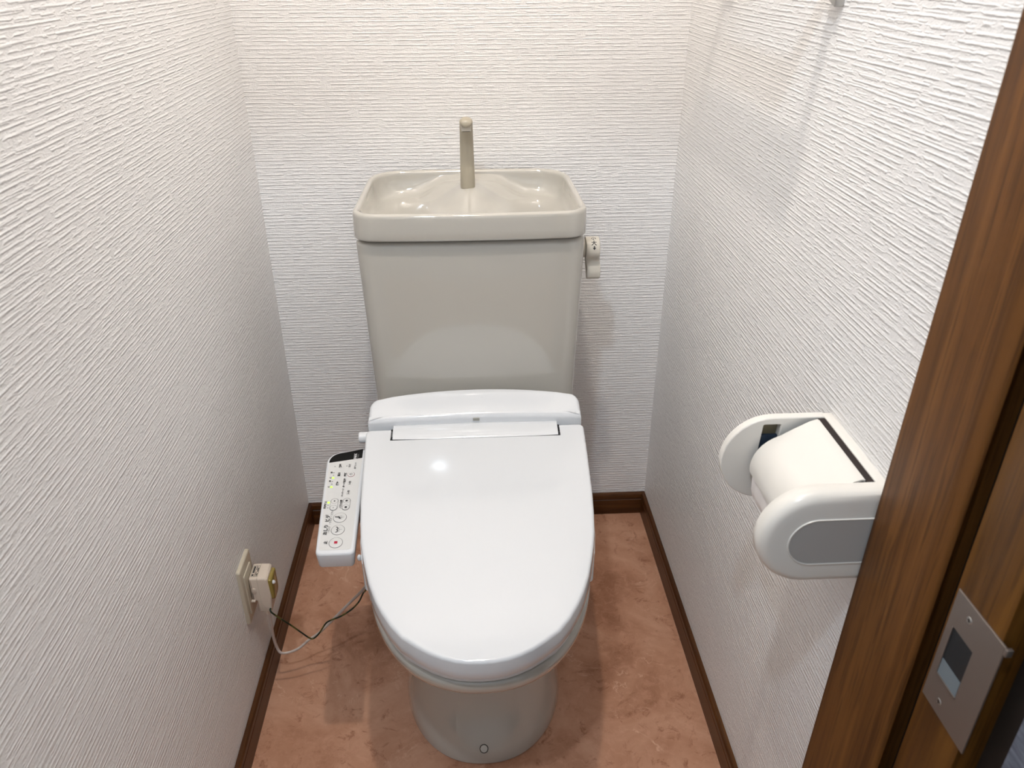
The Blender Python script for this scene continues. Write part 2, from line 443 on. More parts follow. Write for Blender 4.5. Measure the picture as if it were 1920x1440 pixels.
def rect_ring(hwf, hwr, yf, yr, z, rf, rr, bow=0.006, seg=7, inset=0.0, nf=10):
    """rounded trapezoid plan: front half width hwf at yf, rear hwr at yr, front bowed"""
    P = [(-hwf, yf), (hwf, yf), (hwr, yr), (-hwr, yr)]
    q = round_poly(P, [rf, rf, rr, rr], seg)
    # insert points along the front and rear edge so that it can bow
    out = []
    n = len(q)
    for i in range(n):
        a = q[i]; b = q[(i + 1) % n]; out.append(a)
        if math.hypot(a[0] - b[0], a[1] - b[1]) > 0.08:
            for k in range(1, nf): out.append((a[0] + (b[0] - a[0]) * k / nf, a[1] + (b[1] - a[1]) * k / nf))
    res = []
    for x, y in out:
        w = 1 - min(1, (x / hwf)) ** 2
        s = (yr - y) / (yr - yf)
        res.append((x, y - bow * w * (1 if s > .5 else -0.7)))
    if inset: res = offset(ccw(res), inset)
    return [(x, y, z) for x, y in ccw(res)]
# cistern body
body = []
def body_ring(z, inset=0):
    t = (z - 0.50) / 0.30
    hf = 0.1850 + 0.0120 * t; hr = hf - 0.008
    yf = 1.2620 + 0.010 * t
    return rect_ring(hf, hr, yf, 1.515, z, 0.028, 0.045, 0.006, inset=inset)
zs = [0.389, 0.45, 0.50, 0.60, 0.70, 0.78, 0.7910]
for z in zs: body.append(body_ring(z))
for k in range(1, 6):
    t = math.pi / 2 * k / 5
    body.append(body_ring(0.7910 + 0.0085 * math.sin(t), 0.0085 * (1 - math.cos(t))))
obj('cistern', loft(bmesh.new(), body), CERAMIC, toilet, 60)
# dark joint under the lid
obj('lid_joint', loft(bmesh.new(), [body_ring(z, 0.0065) for z in (0.7975, 0.8062)]), HOLE, toilet)
# cistern lid with basin
def lid_ring(z, inset=0.0):
    t = (z - 0.804) / 0.05
    return rect_ring(0.1985 - 0.0012 * t, 0.1880, 1.2610 + .002 * t, 1.522, z, 0.034, 0.060, 0.0075, inset=inset)
def tilt(r):
    # rim rises slightly towards the wall
    return [(x, y, z + (max(0.0, z - 0.82) / 0.032) * 0.0115 * (y - 1.261) / 0.261) for x, y, z in r]
rings = [lid_ring(0.8042, 0.012), lid_ring(0.8042, 0.003), lid_ring(0.8055, 0.0008), lid_ring(0.808), lid_ring(0.82), lid_ring(0.832), lid_ring(0.842)]
for k in range(1, 9):
    t = math.pi * k / 8
    rings.append(lid_ring(0.8435 + 0.0058 * math.sin(t), 0.0062 * (1 - math.cos(t))))
# basin wall then floor
CXB, CYB = 0.0, 1.392
def base_floor(x, y):
    dx = x / 0.165; dy = (y - CYB) / 0.115
    z = 0.8080 + 0.005 * (abs(dx) ** 2.5 + abs(dy) ** 2.5)
    # spur that carries the faucet, running forward from the rear wall
    b = math.exp(-(x / (0.030 + 0.33 * max(0, y - 1.385))) ** 2)
    s = 1 / (1 + math.exp(-(y - 1.405) / 0.013))
    z += 0.0375 * b * s
    # rear ledge beside the spur
    l = 1 / (1 + math.exp(-(y - 1.466) / 0.009)) * 1 / (1 + math.exp((abs(x) - 0.078) / 0.010))
    z = max(z, 0.8080 + 0.0375 * l)
    return z
inner = [(x, y) for x, y, _ in lid_ring(0.85, 0.0124)]
for k in range(1, 8):
    t = k / 7
    row = []
    for x, y in offset(inner, 0.014 * (1 - math.cos(math.pi / 2 * t))):
        zf = base_floor(x, y)
        row.append((x, y, zf + (0.8425 - zf) * (1 - math.sin(math.pi / 2 * t))))
    rings.append(row)
last = [(x, y) for x, y, _ in rings[-1]]
for k in range(1, 30):
    s = 1 - k / 30
    rings.append([(CXB + (x - CXB) * s, CYB + 0.02 * (1 - s) + (y - CYB) * s, base_floor(CXB + (x - CXB) * s, CYB + 0.02 * (1 - s) + (y - CYB) * s)) for x, y in last])
rings = [tilt(r) if i < 15 else r for i, r in enumerate(rings)]
# the basin wall follows the tilted rim
ft = lambda y: 0.0115 * (y - 1.261) / 0.261
for i in range(15, 22):
    k = (22 - i) / 7
    rings[i] = [(x, y, z + ft(y) * 0.7 * k) for x, y, z in rings[i]]
lid_c = obj('cistern_lid', loft(bmesh.new(), rings), CERAMIC, toilet, 75)
# faucet: oval column bending forward, domed tip with outlet
fs = []
FX = -0.0030
for (y, z, wx, wy, tl) in [(1.452, .836, .0135, .0120, 0), (1.452, .846, .0135, .0120, 0), (1.4525, .866, .0132, .0115, 0), (1.4530, .89, .0128, .0108, 0.02),
                           (1.4515, .915, .0124, .0102, .08), (1.4475, .935, .0121, .0098, .22), (1.4400, .9545, .0119, .0094, .55), (1.4300, .9640, .0118, .0090, .95), (1.4200, .9670, .0117, .0086, 1.30), (1.4120, .9668, .0114, .0082, 1.45),
                           (1.4078, .9662, .0104, .0072, 1.50), (1.4050, .9656, .0084, .0055, 1.52), (1.4036, .9652, .0050, .0032, 1.54)]:
    n = 28; z += .0070 - .0085 * max(0, (z - .836) / .13)
    fs.append([(FX + wx * math.cos(a), y + wy * math.sin(a) * math.cos(tl), z + wy * math.sin(a) * math.sin(tl)) for a in [2 * math.pi * k / n for k in range(n)]])
fau = obj('faucet', loft(bmesh.new(), fs), BEIGE, toilet, 60)
obj('faucet_outlet', box(bmesh.new(), FX - .0085, FX + .0085, 1.4120, 1.4280, .9505, .9620, .0012), LEVER, fau)
obj('faucet_outlet_hole', box(bmesh.new(), FX - .0065, FX + .0065, 1.4135, 1.4265, .9497, .9510), HOLE, fau)

# flush lever, side profile (y, z) extruded along x
def lever_profile():
    P = []
    cy, cz, r = 1.3500, 0.7720 - .016, 0.0205
    for k in range(17):
        a = math.radians(35 + 185 * k / 16)         # back top, over the top, to front below
        P.append((cy + r * math.cos(a), cz + r * math.sin(a)))
    P += [(1.3385, 0.7395), (1.3425, 0.7320), (1.3400, 0.7240), (1.3370, 0.7160), (1.3365, 0.7050), (1.3400, 0.7005), (1.3470, 0.7010),
          (1.3500, 0.7080), (1.3520, 0.7200), (1.3560, 0.7380), (1.3660, 0.7480)]
    return P
LP = lever_profile()
bm = bmesh.new()
slab(bm, LP, lambda u, v, h: (h, u, v), 0.2050, 0.2300, 0.003, 0.001, 3)
lev = obj('flush_lever', bm, LEVER, toilet, 60)
for v in lev.data.vertices:      # the tail kicks outwards
    k = max(0, min(1, (0.740 - v.co.z) / 0.012)); v.co.x += 0.0035 * k
bm = lathe(bmesh.new(), [(0.0001, 0.2050), (0.0150, 0.2050), (0.0165, 0.203), (0.0165, 0.1830)], lambda a, b, h: (h, 1.350 + a, 0.756 + b), 28)
obj('lever_hub', bm, LEVER, toilet)

# ------------------------------------------------------------------ washlet seat unit
unit = thing('washlet_seat', 'white electronic bidet seat with closed lid on the ivory toilet bowl', 'toilet seat', (0, 1.15, 0.39))
LZ = lambda y: 0.442 + 0.125 * (y - 0.70)
half = [(0.0, .6955), (.016, .6962), (.033, .6988), (.050, .7045), (.067, .7125), (.084, .7235), (.104, .7385), (.120, .7580), (.1335, .7800), (.1435, .8000), (.1545, .8290),
        (.1630, .8600), (.1690, .8850), (.1740, .9120), (.1785, .9500), (.1820, .9900), (.1845, 1.038), (.1870, 1.090), (.1890, 1.140)]
SH = -0.0015
outl = [(SH + x, y) for x, y in half] + round_poly([(SH + .1890, 1.140), (SH + .1900, 1.1645), (SH + .1392, 1.1645), (SH + .1392, 1.1395), (SH - .1392, 1.1395), (SH - .1392, 1.1645), (SH - .1900, 1.1645), (SH - .1890, 1.140)], [0, .010, .0015, 0, 0, .0015, .010, 0], 5) + [(SH - x, y) for x, y in half[::-1][:-1]]
clean = []
for p in outl:
    if not clean or math.hypot(p[0] - clean[-1][0], p[1] - clean[-1][1]) > 1e-4: clean.append(p)
outl = clean
def lidplace(u, v, h): return (u, v, LZ(v) + h)
bm = bmesh.new()
polyL = ccw(outl)
rg = []
rg.append([lidplace(u, v, -0.0225) for u, v in offset(polyL, 0.004)])
rg.append([lidplace(u, v, -0.0300) for u, v in offset(polyL, 0.0035)])
rg.append([lidplace(u, v, -0.0305) for u, v in offset(polyL, 0.0012)])
rg.append([lidplace(u, v, -0.0290) for u, v in offset(polyL, 0.0002)])
rg.append([lidplace(u, v, -0.0180) for u, v in polyL])
for k in range(7):
    t = math.pi / 2 * k / 6
    rg.append([lidplace(u, v, -0.0048 * (1 - math.sin(t))) for u, v in offset(polyL, 0.0008 + 0.0046 * (1 - math.cos(t)))])
rg.append([lidplace(u, v, 0.0001) for u, v in offset(polyL, 0.0064)])
loft(bm, rg)
obj('lid', bm, WHITE, unit, 50)
# seat ring under the lid
polyS = ccw([(SH + x * 0.965, 0.7100 + (y - 0.6955) * 0.985) for x, y in half] + [(SH - x * 0.965, 0.7100 + (y - 0.6955) * 0.985) for x, y in half[::-1][:-1]])
bm = bmesh.new()
rs = []
for ins, z0, z1 in ((0, 0.391, None), (0, None, -0.031), (0.06, None, -0.031), (0.064, 0.391, None)):
    rs.append([(u, v, z0 if z0 else LZ(v) + z1) for u, v in offset(polyS, ins * 0.6)])
loft(bm, rs, False, False)
n = len(polyS)
obj('seat', bm, WHITE_M, unit, 40)
# base arms of the unit on both sides (the left one reaches the control panel)
for s in (-1, 1):
    P = [(s * .1500, .884), (s * .1705, .884), (s * .1775, .93), (s * .1830, 1.00), (s * .1870, 1.10), (s * .1880, 1.17), (s * .150, 1.17)]
    bm = bmesh.new()
    pl = ccw(round_poly([(SH + a, b) for a, b in P], [.004, .012, 0, 0, 0, .004, .004], 4))
    slab(bm, pl, lambda u, v, h: (u, v, 0.391 if h < 0.5 else LZ(v) - 0.026), 0, 1, 0, 0)
    obj('side_skirt', bm, WHITE, unit, 40)
# rear housing
def houseplan(ins=0.0, dy=0.0):
    p = [(-.1880, 1.1720), (.1850, 1.1720)]
    rear = []
    for k in range(13):
        x = .1840 - .3700 * k / 12
        rear.append((x, 1.2350 - 0.020 * abs(x / .185) ** 2.4))
    q = round_poly([p[0], p[1], rear[0], rear[-1]], [.002, .002, .014, .014], 6)
    res = []
    n_ = len(q)
    for i in range(n_):
        a = q[i]; b = q[(i + 1) % n_]; res.append(a)
        if abs(a[0] - b[0]) > .2:
            for k in range(1, 14): res.append((a[0] + (b[0] - a[0]) * k / 14, a[1] + (b[1] - a[1]) * k / 14))
    out = []
    for x, y in res:
        if y > 1.20: y += 0.0200 * (1 - min(1, abs(x / .185)) ** 2.2)
        out.append((x, y))
    out = ccw(out)
    return offset(out, ins) if ins else out
def htop(u, v):
    ar = 0.0060 * (1 - min(1, abs(u / 0.185)) ** 2)
    return 0.5120 + ar + 0.0195 * min(1.0, max(0.0, (v - 1.172) / 0.045))
rg = [[(u, v, 0.391) for u, v in houseplan()], [(u, v, htop(u, v) - 0.0075) for u, v in houseplan()]]
for k in range(1, 7):
    t = math.pi / 2 * k / 6
    rg.append([(u, v, htop(u, v) - 0.0075 * (1 - math.sin(t))) for u, v in houseplan(0.0075 * (1 - math.cos(t)))])
hin = houseplan(0.0075)
for s_ in (0.97, 0.9, 0.75, 0.5, 0.25, 0.08):
    rg.append([(-.0015 + (u + .0015) * s_, 1.210 + (v - 1.210) * s_, htop(-.0015 + (u + .0015) * s_, 1.210 + (v - 1.210) * s_)) for u, v in hin])
housing = obj('rear_housing', loft(bmesh.new(), rg), WHITE, unit, 50)
# hinge cover in the notch of the lid
HP = [(1.1750, 0.470), (1.1750, 0.4995), (1.1725, 0.5030), (1.1680, 0.5043), (1.1600, 0.5043), (1.1500, 0.5032), (1.1430, 0.5010), (1.1380, 0.4992), (1.1340, 0.4970), (1.1322, 0.4945), (1.1320, 0.470)]
bm = bmesh.new()
loft(bm, [[(x, y - 0.0 , z - 0.0012 * (x / .1375) ** 2) for y, z in HP] for x in [SH - .1418 + .2836 * k / 16 for k in range(17)]])
obj('hinge_cover', bm, WHITE, unit, 50)
# seated-user sensor window
obj('sensor_window', box(bmesh.new(), -0.0055, 0.0060, 1.1705, 1.1760, 0.5075, 0.5130, 0.0008), plain('grey_beige_sensor', (0.40, 0.39, 0.35), 0.3), unit)
# ---- control panel arm
PZ = lambda y: 0.440 + 0.140 * (y - 0.920)
def pp(u, v, h=0.0): return Vector((u, v, PZ(v) + h))
pan_out = round_poly([(-.2450, .9150), (-.1868, .9150), (-.1910, 1.1480), (-.2080, 1.1470), (-.2560, 1.1370)], [.0085, .0085, .002, .002, .024], 7)
polyP = ccw(pan_out)
rg = [[pp(u, v, -0.029) for u, v in offset(polyP, 0.006)], [pp(u, v, -0.0285) for u, v in offset(polyP, 0.0035)], [pp(u, v, -0.026) for u, v in offset(polyP, 0.0022)]]
for k in range(7):
    t = math.pi / 2 * k / 6
    rg.append([pp(u, v, -0.004 * (1 - math.sin(t))) for u, v in offset(polyP, 0.004 * (1 - math.cos(t)))])
bm = loft(bmesh.new(), rg)
panel = obj('control_panel', bm, WHITE, unit, 50); panel['label'] = 'side control panel with buttons and green indicator lights'
lab = ccw(round_poly([(-.2405, .9225), (-.1925, .9225), (-.1960, 1.1470), (-.2080, 1.1435), (-.2510, 1.1335)], [.0045, .0045, 0.0005, .0005, .020], 6))
bm = bmesh.new(); loft(bm, [[pp(u, v, 0.0001) for u, v in lab], [pp(u, v, 0.00025) for u, v in lab]])
obj('label_sheet', bm, LABELG, panel, 40)
# black band: cut of the same outline at the back
def clip_back(poly, y_at):
    out = []
    n_ = len(poly)
    ins = lambda p: p[1] > y_at(p[0])
    for i in range(n_):
        a, b = poly[i], poly[(i + 1) % n_]
        if ins(a): out.append(a)
        if ins(a) != ins(b):
            lo, hi = 0.0, 1.0
            for _ in range(30):
                m = (lo + hi) / 2; p = (a[0] + (b[0] - a[0]) * m, a[1] + (b[1] - a[1]) * m)
                if ins(p) == ins(a): lo = m
                else: hi = m
            out.append(p)
    return out
band = clip_back(lab, lambda x: 1.1140 + (x + .252) * 0.180)
bm = bmesh.new(); loft(bm, [[pp(u, v, 0.00026) for u, v in band], [pp(u, v, 0.0004) for u, v in band]])
obj('black_band', bm, BLACK, panel, 40)

def text_mesh(txt, size, bold=0.0):
    cu = bpy.data.curves.new('t', 'FONT'); cu.body = txt; cu.size = size
    cu.align_x = 'CENTER'; cu.align_y = 'CENTER'; cu.offset = bold; cu.resolution_u = 3
    o = bpy.data.objects.new('t', cu); COL.objects.link(o)
    dg = bpy.context.evaluated_depsgraph_get()
    me = bpy.data.meshes.new_from_object(o.evaluated_get(dg))
    bpy.data.objects.remove(o); bpy.data.curves.remove(cu)
    return me
def put_text(bm, txt, size, place, bold=0.0, stretch=1.0):
    me = text_mesh(txt, 1.0, bold / size if bold else 0)
    off = len(bm.verts); vs = []
    xs = [v.co.x for v in me.vertices] or [0]; ys = [v.co.y for v in me.vertices] or [0]
    cx = (min(xs) + max(xs)) / 2; cy = (min(ys) + max(ys)) / 2
    for v in me.vertices: vs.append(bm.verts.new(place((v.co.x - cx) * size * stretch, (v.co.y - cy) * size)))
    for p in me.polygons:
        try: bm.faces.new([vs[i] for i in p.vertices])
        except ValueError: pass
    bpy.data.meshes.remove(me)
def ribbon(bm, pts, w, place):
    P = [Vector(p) for p in pts]; L = []; Rr = []
    for i, p in enumerate(P):
        d = (P[min(i + 1, len(P) - 1)] - P[max(i - 1, 0)]).normalized()
        nn = Vector((-d.y, d.x)) * w / 2
        L.append(bm.verts.new(place(*(p + nn)))); Rr.append(bm.verts.new(place(*(p - nn))))
    for i in range(len(P) - 1): bm.faces.new((L[i], L[i + 1], Rr[i + 1], Rr[i]))
HT = 0.00045
def pl_text(cx, cy):      # reading direction runs to the back, letter tops face the left wall
    return lambda a, b: pp(cx - b, cy + a, HT)
def ringmesh(bm, cx, cy, rx, ry, w, h=HT, n=36):
    loft(bm, [[pp(cx + (rx + k) * math.cos(t), cy + (ry + k) * math.sin(t), h) for t in [2 * math.pi * i / n for i in range(n)]] for k in (-w, 0)], False, False)
def flatdisc(bm, cx, cy, rx, ry, h=HT, n=24):
    bm.faces.new([bm.verts.new(pp(cx + rx * math.cos(t), cy + ry * math.sin(t), h)) for t in [2 * math.pi * i / n for i in range(n)]])
# buttons
for cy in (0.9360, 0.9617, 0.9873):
    bm = lathe(bmesh.new(), [(0.0098, 0.0002), (0.0098, 0.0008), (0.0093, 0.0011), (0.0001, 0.0007)], lambda a, b, h, cy=cy: pp(-.2167 + a, cy + b, h), 36)
    but = obj('round_button', bm, LABELG, panel, 50)
    bm = bmesh.new(); loft(bm, [[pp(-.2167 + r * math.cos(t), cy + r * math.sin(t), h) for t in [2 * math.pi * i / 40 for i in range(40)]] for r, h in ((.0098, .0009), (.0105, .0005))], False, False)
    obj('button_rim', bm, INKG, but)
def icon(name, paths, mat):
    bm = bmesh.new()
    for pts, w, cx, cy in paths:
        ribbon(bm, pts, w, lambda a, b: pp(cx - b, cy + a, 0.0013))
    return obj(name, bm, mat, panel, smooth=False)
def arc(cx, cy, r, a0, a1, n=10): return [(cx + r * math.cos(math.radians(a0 + (a1 - a0) * k / n)), cy + r * math.sin(math.radians(a0 + (a1 - a0) * k / n))) for k in range(n + 1)]
bm = bmesh.new()
bm.faces.new([bm.verts.new(pp(-.2167 + a, .9360 + b, 0.0013)) for a, b in ((-.0024, -.0024), (.0024, -.0024), (.0024, .0024), (-.0024, .0024))])
obj('stop_mark', bm, RED, panel, smooth=False)
# rear wash: rounded outline above a fountain; bidet: seated figure above a fountain
cx, cy = -.2167, .9617
icon('rear_wash_icon', [(arc(-.0026, .0030, .0027, 175, 330) + arc(.0026, .0030, .0027, 210, 365), .0013, cx, cy)], INK)
fount = [([(0, -.0065), (0, -.0015)], .0004), ([(-.0040, -.0030), (-.0030, -.0012), (-.0012, -.0010), (0, -.0025)], .0004), ([(.0040, -.0030), (.0030, -.0012), (.0012, -.0010), (0, -.0025)], .0004)]
icon('fountain_icon', [(p, w, cx, c) for c in (.9617, .9873) for p, w in fount], INKG)
icon('bidet_icon', [([(-.0004, .0045), (-.0002, .0012), (-.0030, .0004), (-.0034, -.0014)], .0023, cx, .9873 + .0012), (arc(0.0000, .0062, .0007, 0, 330), .0013, cx, .9873 + .0012)], INK)
# capsule rockers
for nm, px_, marks in (('strength_rocker', -.2295, '+-'), ('nozzle_rocker', -.2103, '')):
    pts = []
    for k in range(13): pts.append((px_ + .0059 * math.cos(math.pi * k / 12), 1.0231 + .0057 * math.sin(math.pi * k / 12)))
    for k in range(13): pts.append((px_ + .0059 * math.cos(math.pi + math.pi * k / 12), 1.0086 + .0057 * math.sin(math.pi + math.pi * k / 12)))
    pts = ccw(pts)
    bm = bmesh.new(); loft(bm, [[pp(u, v, 0.0002) for u, v in pts], [pp(u, v, 0.0008) for u, v in pts], [pp(u, v, 0.0010) for u, v in offset(pts, .0005)]])
    rk = obj('rocker_button', bm, LABELG, panel, 50)
    bm = bmesh.new(); loft(bm, [[pp(u, v, 0.0011) for u, v in offset(pts, .0001)], [pp(u, v, 0.00085) for u, v in offset(pts, -.0004)]], False, False)
    for c0 in (1.0231, 1.0086):
        loft(bm, [[pp(px_ + (.0057 - d) * math.cos(t), c0 + (.0055 - d) * math.sin(t), .00125) for t in [2 * math.pi * i / 28 for i in range(28)]] for d in (0, .0004)], False, False)
    obj('rocker_outline', bm, INKG, rk)
# small membrane buttons with print on them
for nm, x, y in (('a', -.2295, 1.1052), ('b', -.2299, 1.0846), ('c', -.2298, 1.0634), ('d', -.2099, 1.0631), ('e', -.2097, 1.0416)):
    bm = lathe(bmesh.new(), [(0.0040, 0.0002), (0.0040, 0.0006), (0.0036, 0.0008), (0.0001, 0.0008)], lambda a, b, h, x=x, y=y: pp(x + a, y + b * 1.15, h), 24)
    obj('small_button', bm, LABELG, panel, 50)
bm = lathe(bmesh.new(), [(0.0056, 0.0002), (0.0056, 0.0007), (0.0051, 0.0009), (0.0001, 0.0008)], lambda a, b, h: pp(-.2101 + a, 1.0840 + b, h), 32)
pw = obj('power_button', bm, LABELG, panel, 50)
bm = bmesh.new(); loft(bm, [[pp(-.2101 + r * math.cos(t), 1.0840 + r * math.sin(t), h) for t in [2 * math.pi * i / 36 for i in range(36)]] for r, h in ((.0060, .0006), (.0055, .0010))], False, False)
obj('power_ring', bm, REDG, pw)
bm = bmesh.new(); ribbon(bm, arc(0, 0, .0019, 0, 360, 20), .0005, lambda a, b: pp(-.2101 - b, 1.0840 + a, .0011)); ribbon(bm, [(0, .0006), (0, .0028)], .0005, lambda a, b: pp(-.2101 - b, 1.0840 + a, .0012))
obj('power_icon', bm, INK, pw, smooth=False)
# print
bm = bmesh.new(); bmg = bmesh.new()
H2 = lambda cx, cy: (lambda a, b: pp(cx - b, cy + a, 0.00125))
put_text(bm, '止', .0062, H2(-.2324, .9366), .00018)
put_text(bm, 'おしり', .0070, H2(-.2355, .9620), .00022)
put_text(bm, 'ビデ', .0078, H2(-.2358, .9868), .00022)
put_text(bmg, '・ワイド', .0038, H2(-.2300, .9622), .0001)
put_text(bmg, '・ワイド・ソフト', .0040, H2(-.2302, .9878), .0001)
put_text(bm, '洗浄強さ', .0042, H2(-.2431, 1.0150), .00014)
put_text(bm, 'ノズル位置', .0038, H2(-.2191, 1.0159), .00014)
put_text(bm, '+', .0060, H2(-.2294, 1.0231), .0002); put_text(bm, '-', .0060, H2(-.2297, 1.0085), .0002)
put_text(bm, '後', .0040, H2(-.2104, 1.0231), .0002); put_text(bm, '前', .0040, H2(-.2102, 1.0087), .0002)
put_text(bm, 'マッサージ', .0036, H2(-.2189, 1.0415), .0001); put_text(bm, '入/切', .0038, H2(-.2097, 1.0416), .00012)
put_text(bm, 'ターボ脱臭', .0042, H2(-.2190, 1.0640), .00014); put_text(bm, '入/切', .0038, H2(-.2099, 1.0631), .00012)
for t, x, y in (('便座', -.2298, 1.0634), ('温水', -.2299, 1.0846), ('電源', -.2192, 1.0840), ('節電', -.2295, 1.1052)): put_text(bm, t, .0046, H2(x, y), .0002)
put_text(bmg, '脱臭', .0040, H2(-.2146, 1.1051), .0001); put_text(bmg, '着座センサ', .0032, H2(-.2052, 1.1042), .0001)
for t, x, y in (('高', -.2427, 1.0897), ('低', -.2425, 1.0772), ('高', -.2428, 1.0692), ('低', -.2427, 1.0560)): put_text(bm, t, .0036, H2(x, y), .00014)
sm = obj('panel_print', bm, INK, panel, smooth=False); sm['kind'] = 'stuff'
sm = obj('panel_small_print', bmg, INKG, panel, smooth=False); sm['kind'] = 'stuff'
for x, y in ((-.2386, 1.0149), (-.2385, 1.0089), (-.2389, 1.0895), (-.2390, 1.0833), (-.2388, 1.0686), (-.2389, 1.0624), (-.2390, 1.1043), (-.2193, 1.1047)):
    bm = bmesh.new()
    bm.faces.new([bm.verts.new(pp(x + a, y + b, .0006)) for a, b in ((-.0011, -.0007), (.0011, -.0007), (.0011, .0007), (-.0011, .0007))])
    obj('unlit_indicator', bm, INKG, panel, smooth=False)
for x, y in ((-.2387, 1.0208), (-.2387, 1.0770), (-.2389, 1.0558)):
    bm = lathe(bmesh.new(), [(0.0019, 0.0003), (0.0019, 0.0007), (0.0001, 0.0009)], lambda a, b, h, x=x, y=y: pp(x + a * 1.1, y + b, h), 16)
    g = obj('indicator_light', bm, GREEN, panel); g['label'] = 'lit green indicator light'
bm = bmesh.new(); bmg2 = bmesh.new()
put_text(bm, 'INAX', .0066, lambda a, b: pp(-.2078 - b, 1.1288 + a, .0006), .00012, .85)
put_text(bmg2, 'PASSO', .0034, lambda a, b: pp(-.2030 - b, 1.1290 + a, .0006), .0000, .95)
obj('logo_print', bm, INKW, panel, smooth=False)
obj('small_logo_print', bmg2, INKG, panel, smooth=False)
# nubs between arm and lid, and at the back
bm = bmesh.new(); bmesh.ops.create_uvsphere(bm, u_segments=16, v_segments=10, radius=0.0036, matrix=Matrix.Translation((-.1800, .9150, .4300)) @ Matrix.Diagonal((1, 1, 1.6, 1)))
obj('arm_pin', bm, WHITE, unit)
bm = lathe(bmesh.new(), [(.0001, -.2040), (.0085, -.2040), (.0100, -.2025), (.0100, -.1860)], lambda a, b, h: (h, 1.163 + a, .4850 + b), 24)
obj('side_knob', bm, WHITE_M, unit)

# lever print
bm = bmesh.new()
def levp(z):      # front surface of the round part
    d = z - 0.7720; return 1.3500 - math.sqrt(max(0, .0209 ** 2 - d * d))
def lp_(cz): 
    def g(a, b):
        # arc length along the rounded front
        th = math.asin(max(-1, min(1, (cz - .7560) / .0205))) + b / .0205
        return (0.2185 + a, 1.3500 - .0207 * math.cos(th), .7560 + .0207 * math.sin(th))
    return g
put_text(bm, '大', .0098, lp_(.7700), .0003)
put_text(bm, '小', .0080, lp_(.7790), .0002) if False else None
def g2(a, b):
    th = math.radians(74) + b / .0205
    return (0.2185 + a, 1.3500 - .0207 * math.cos(th), .7560 + .0207 * math.sin(th))
put_text(bm, '小', .0085, g2, .0003)
def g3(a, b):
    th = math.radians(17) + b / .0205
    return (0.2190 + a, 1.3500 - .0207 * math.cos(th), .7560 + .0207 * math.sin(th))
bm.faces.new([bm.verts.new(g3(a, b)) for a, b in ((-.0011, .0036), (.0011, .0036), (.0011, .0004), (.0032, .0008), (0, -.0036), (-.0032, .0008), (-.0011, .0004))])
obj('lever_print', bm, INK, lev, smooth=False)

# ------------------------------------------------------------------ toilet paper holder
hold = thing('paper_holder', 'ivory plastic toilet paper holder with grey oval inset on the right wall', 'paper holder', (XW, 0.685, 0.70))
def stad(xl, xr, z0, z1, n=18):
    r = (z1 - z0) / 2; cz = (z0 + z1) / 2
    pts = [(xl + r + r * math.cos(math.pi / 2 + math.pi * k / n), cz + r * math.sin(math.pi / 2 + math.pi * k / n)) for k in range(n + 1)]
    return pts + [(xr, z0), (xr, z1)]
# wall-side body
bm = box(bmesh.new(), .3975, XW, .614, .756, .647, .7565, .001)
obj('back_plate', bm, HOLDER, hold, 40)
# far side plate with its window, built as a ring of quads around the hole
far = ccw(stad(.2850, .4000, .6450, .7560))
hole = ccw(round_poly([(.3270, .7080), (.3470, .7080), (.3490, .7470), (.3290, .7470)], .0012, 3))
bm = bmesh.new()
def holed(bm, poly, hl, y0, y1):
    for y in (y0, y1):
        vo = [bm.verts.new((x, y, z)) for x, z in poly]; vh = [bm.verts.new((x, y, z)) for x, z in hl]
        eo = [bm.edges.new((vo[i], vo[(i + 1) % len(vo)])) for i in range(len(vo))]
        eh = [bm.edges.new((vh[i], vh[(i + 1) % len(vh)])) for i in range(len(vh))]
        bmesh.ops.triangle_fill(bm, use_beauty=True, use_dissolve=False, edges=eo + eh)
        if y == y0: a = (vo, vh)
    for A, B in ((a[0], vo), (a[1], vh)):
        for i in range(len(A)):
            j = (i + 1) % len(A); bm.faces.new((A[i], A[j], B[j], B[i]))
holed(bm, far, hole, .7480, .7590)
fp = obj('side_plate', bm, HOLDER, hold, 40)
bvm = fp.modifiers.new('b', 'BEVEL'); bvm.width = .0012; bvm.segments = 2; bvm.limit_method = 'ANGLE'; bvm.angle_limit = math.radians(50)
obj('spring_arm', box(bmesh.new(), .3255, .3500, .7510, .7560, .690, .7310, .001), BLUED, fp)
obj('window_backing', box(bmesh.new(), .3255, .3505, .7570, .7588, .700, .7480), plain('olive_beige_plastic', (.22, .19, .12), .5), fp)
# near side plate, rounded front edge, recessed oval
near = ccw(stad(.2810, .4080, .6430, .7570, 28))
inset_out = ccw(stad(.3110, .4090, .6720, .7270, 28))
rg = []
pl_ = lambda u, v, h: (u, .6210 - h, v)
rg.append([pl_(u, v, 0) for u, v in offset(near, .0008)]); rg.append([pl_(u, v, .0012) for u, v in near])
rg.append([pl_(u, v, .010) for u, v in near])
for k in range(1, 8):
    t = math.pi / 2 * k / 7
    rg.append([pl_(u, v, .0100 + .0110 * math.sin(t)) for u, v in offset(near, .0110 * (1 - math.cos(t)))])
rg.append([pl_(u, v, .0215) for u, v in offset(near, .020)])
bm = loft(bmesh.new(), rg)
npl = obj('side_plate', bm, HOLDER, hold, 50)
bm = bmesh.new()
loft(bm, [[pl_(u, v, .0214) for u, v in offset(inset_out, -.0016)], [pl_(u, v, .0228) for u, v in offset(inset_out, -.0010)], [pl_(u, v, .0226) for u, v in inset_out], [pl_(u, v, .0216) for u, v in inset_out]], False, False)
obj('inset_rim', bm, HOLDER, npl, 30)
bm = bmesh.new(); loft(bm, [[pl_(u, v, .0210) for u, v in inset_out], [pl_(u, v, .0221) for u, v in offset(inset_out, .0002)]])
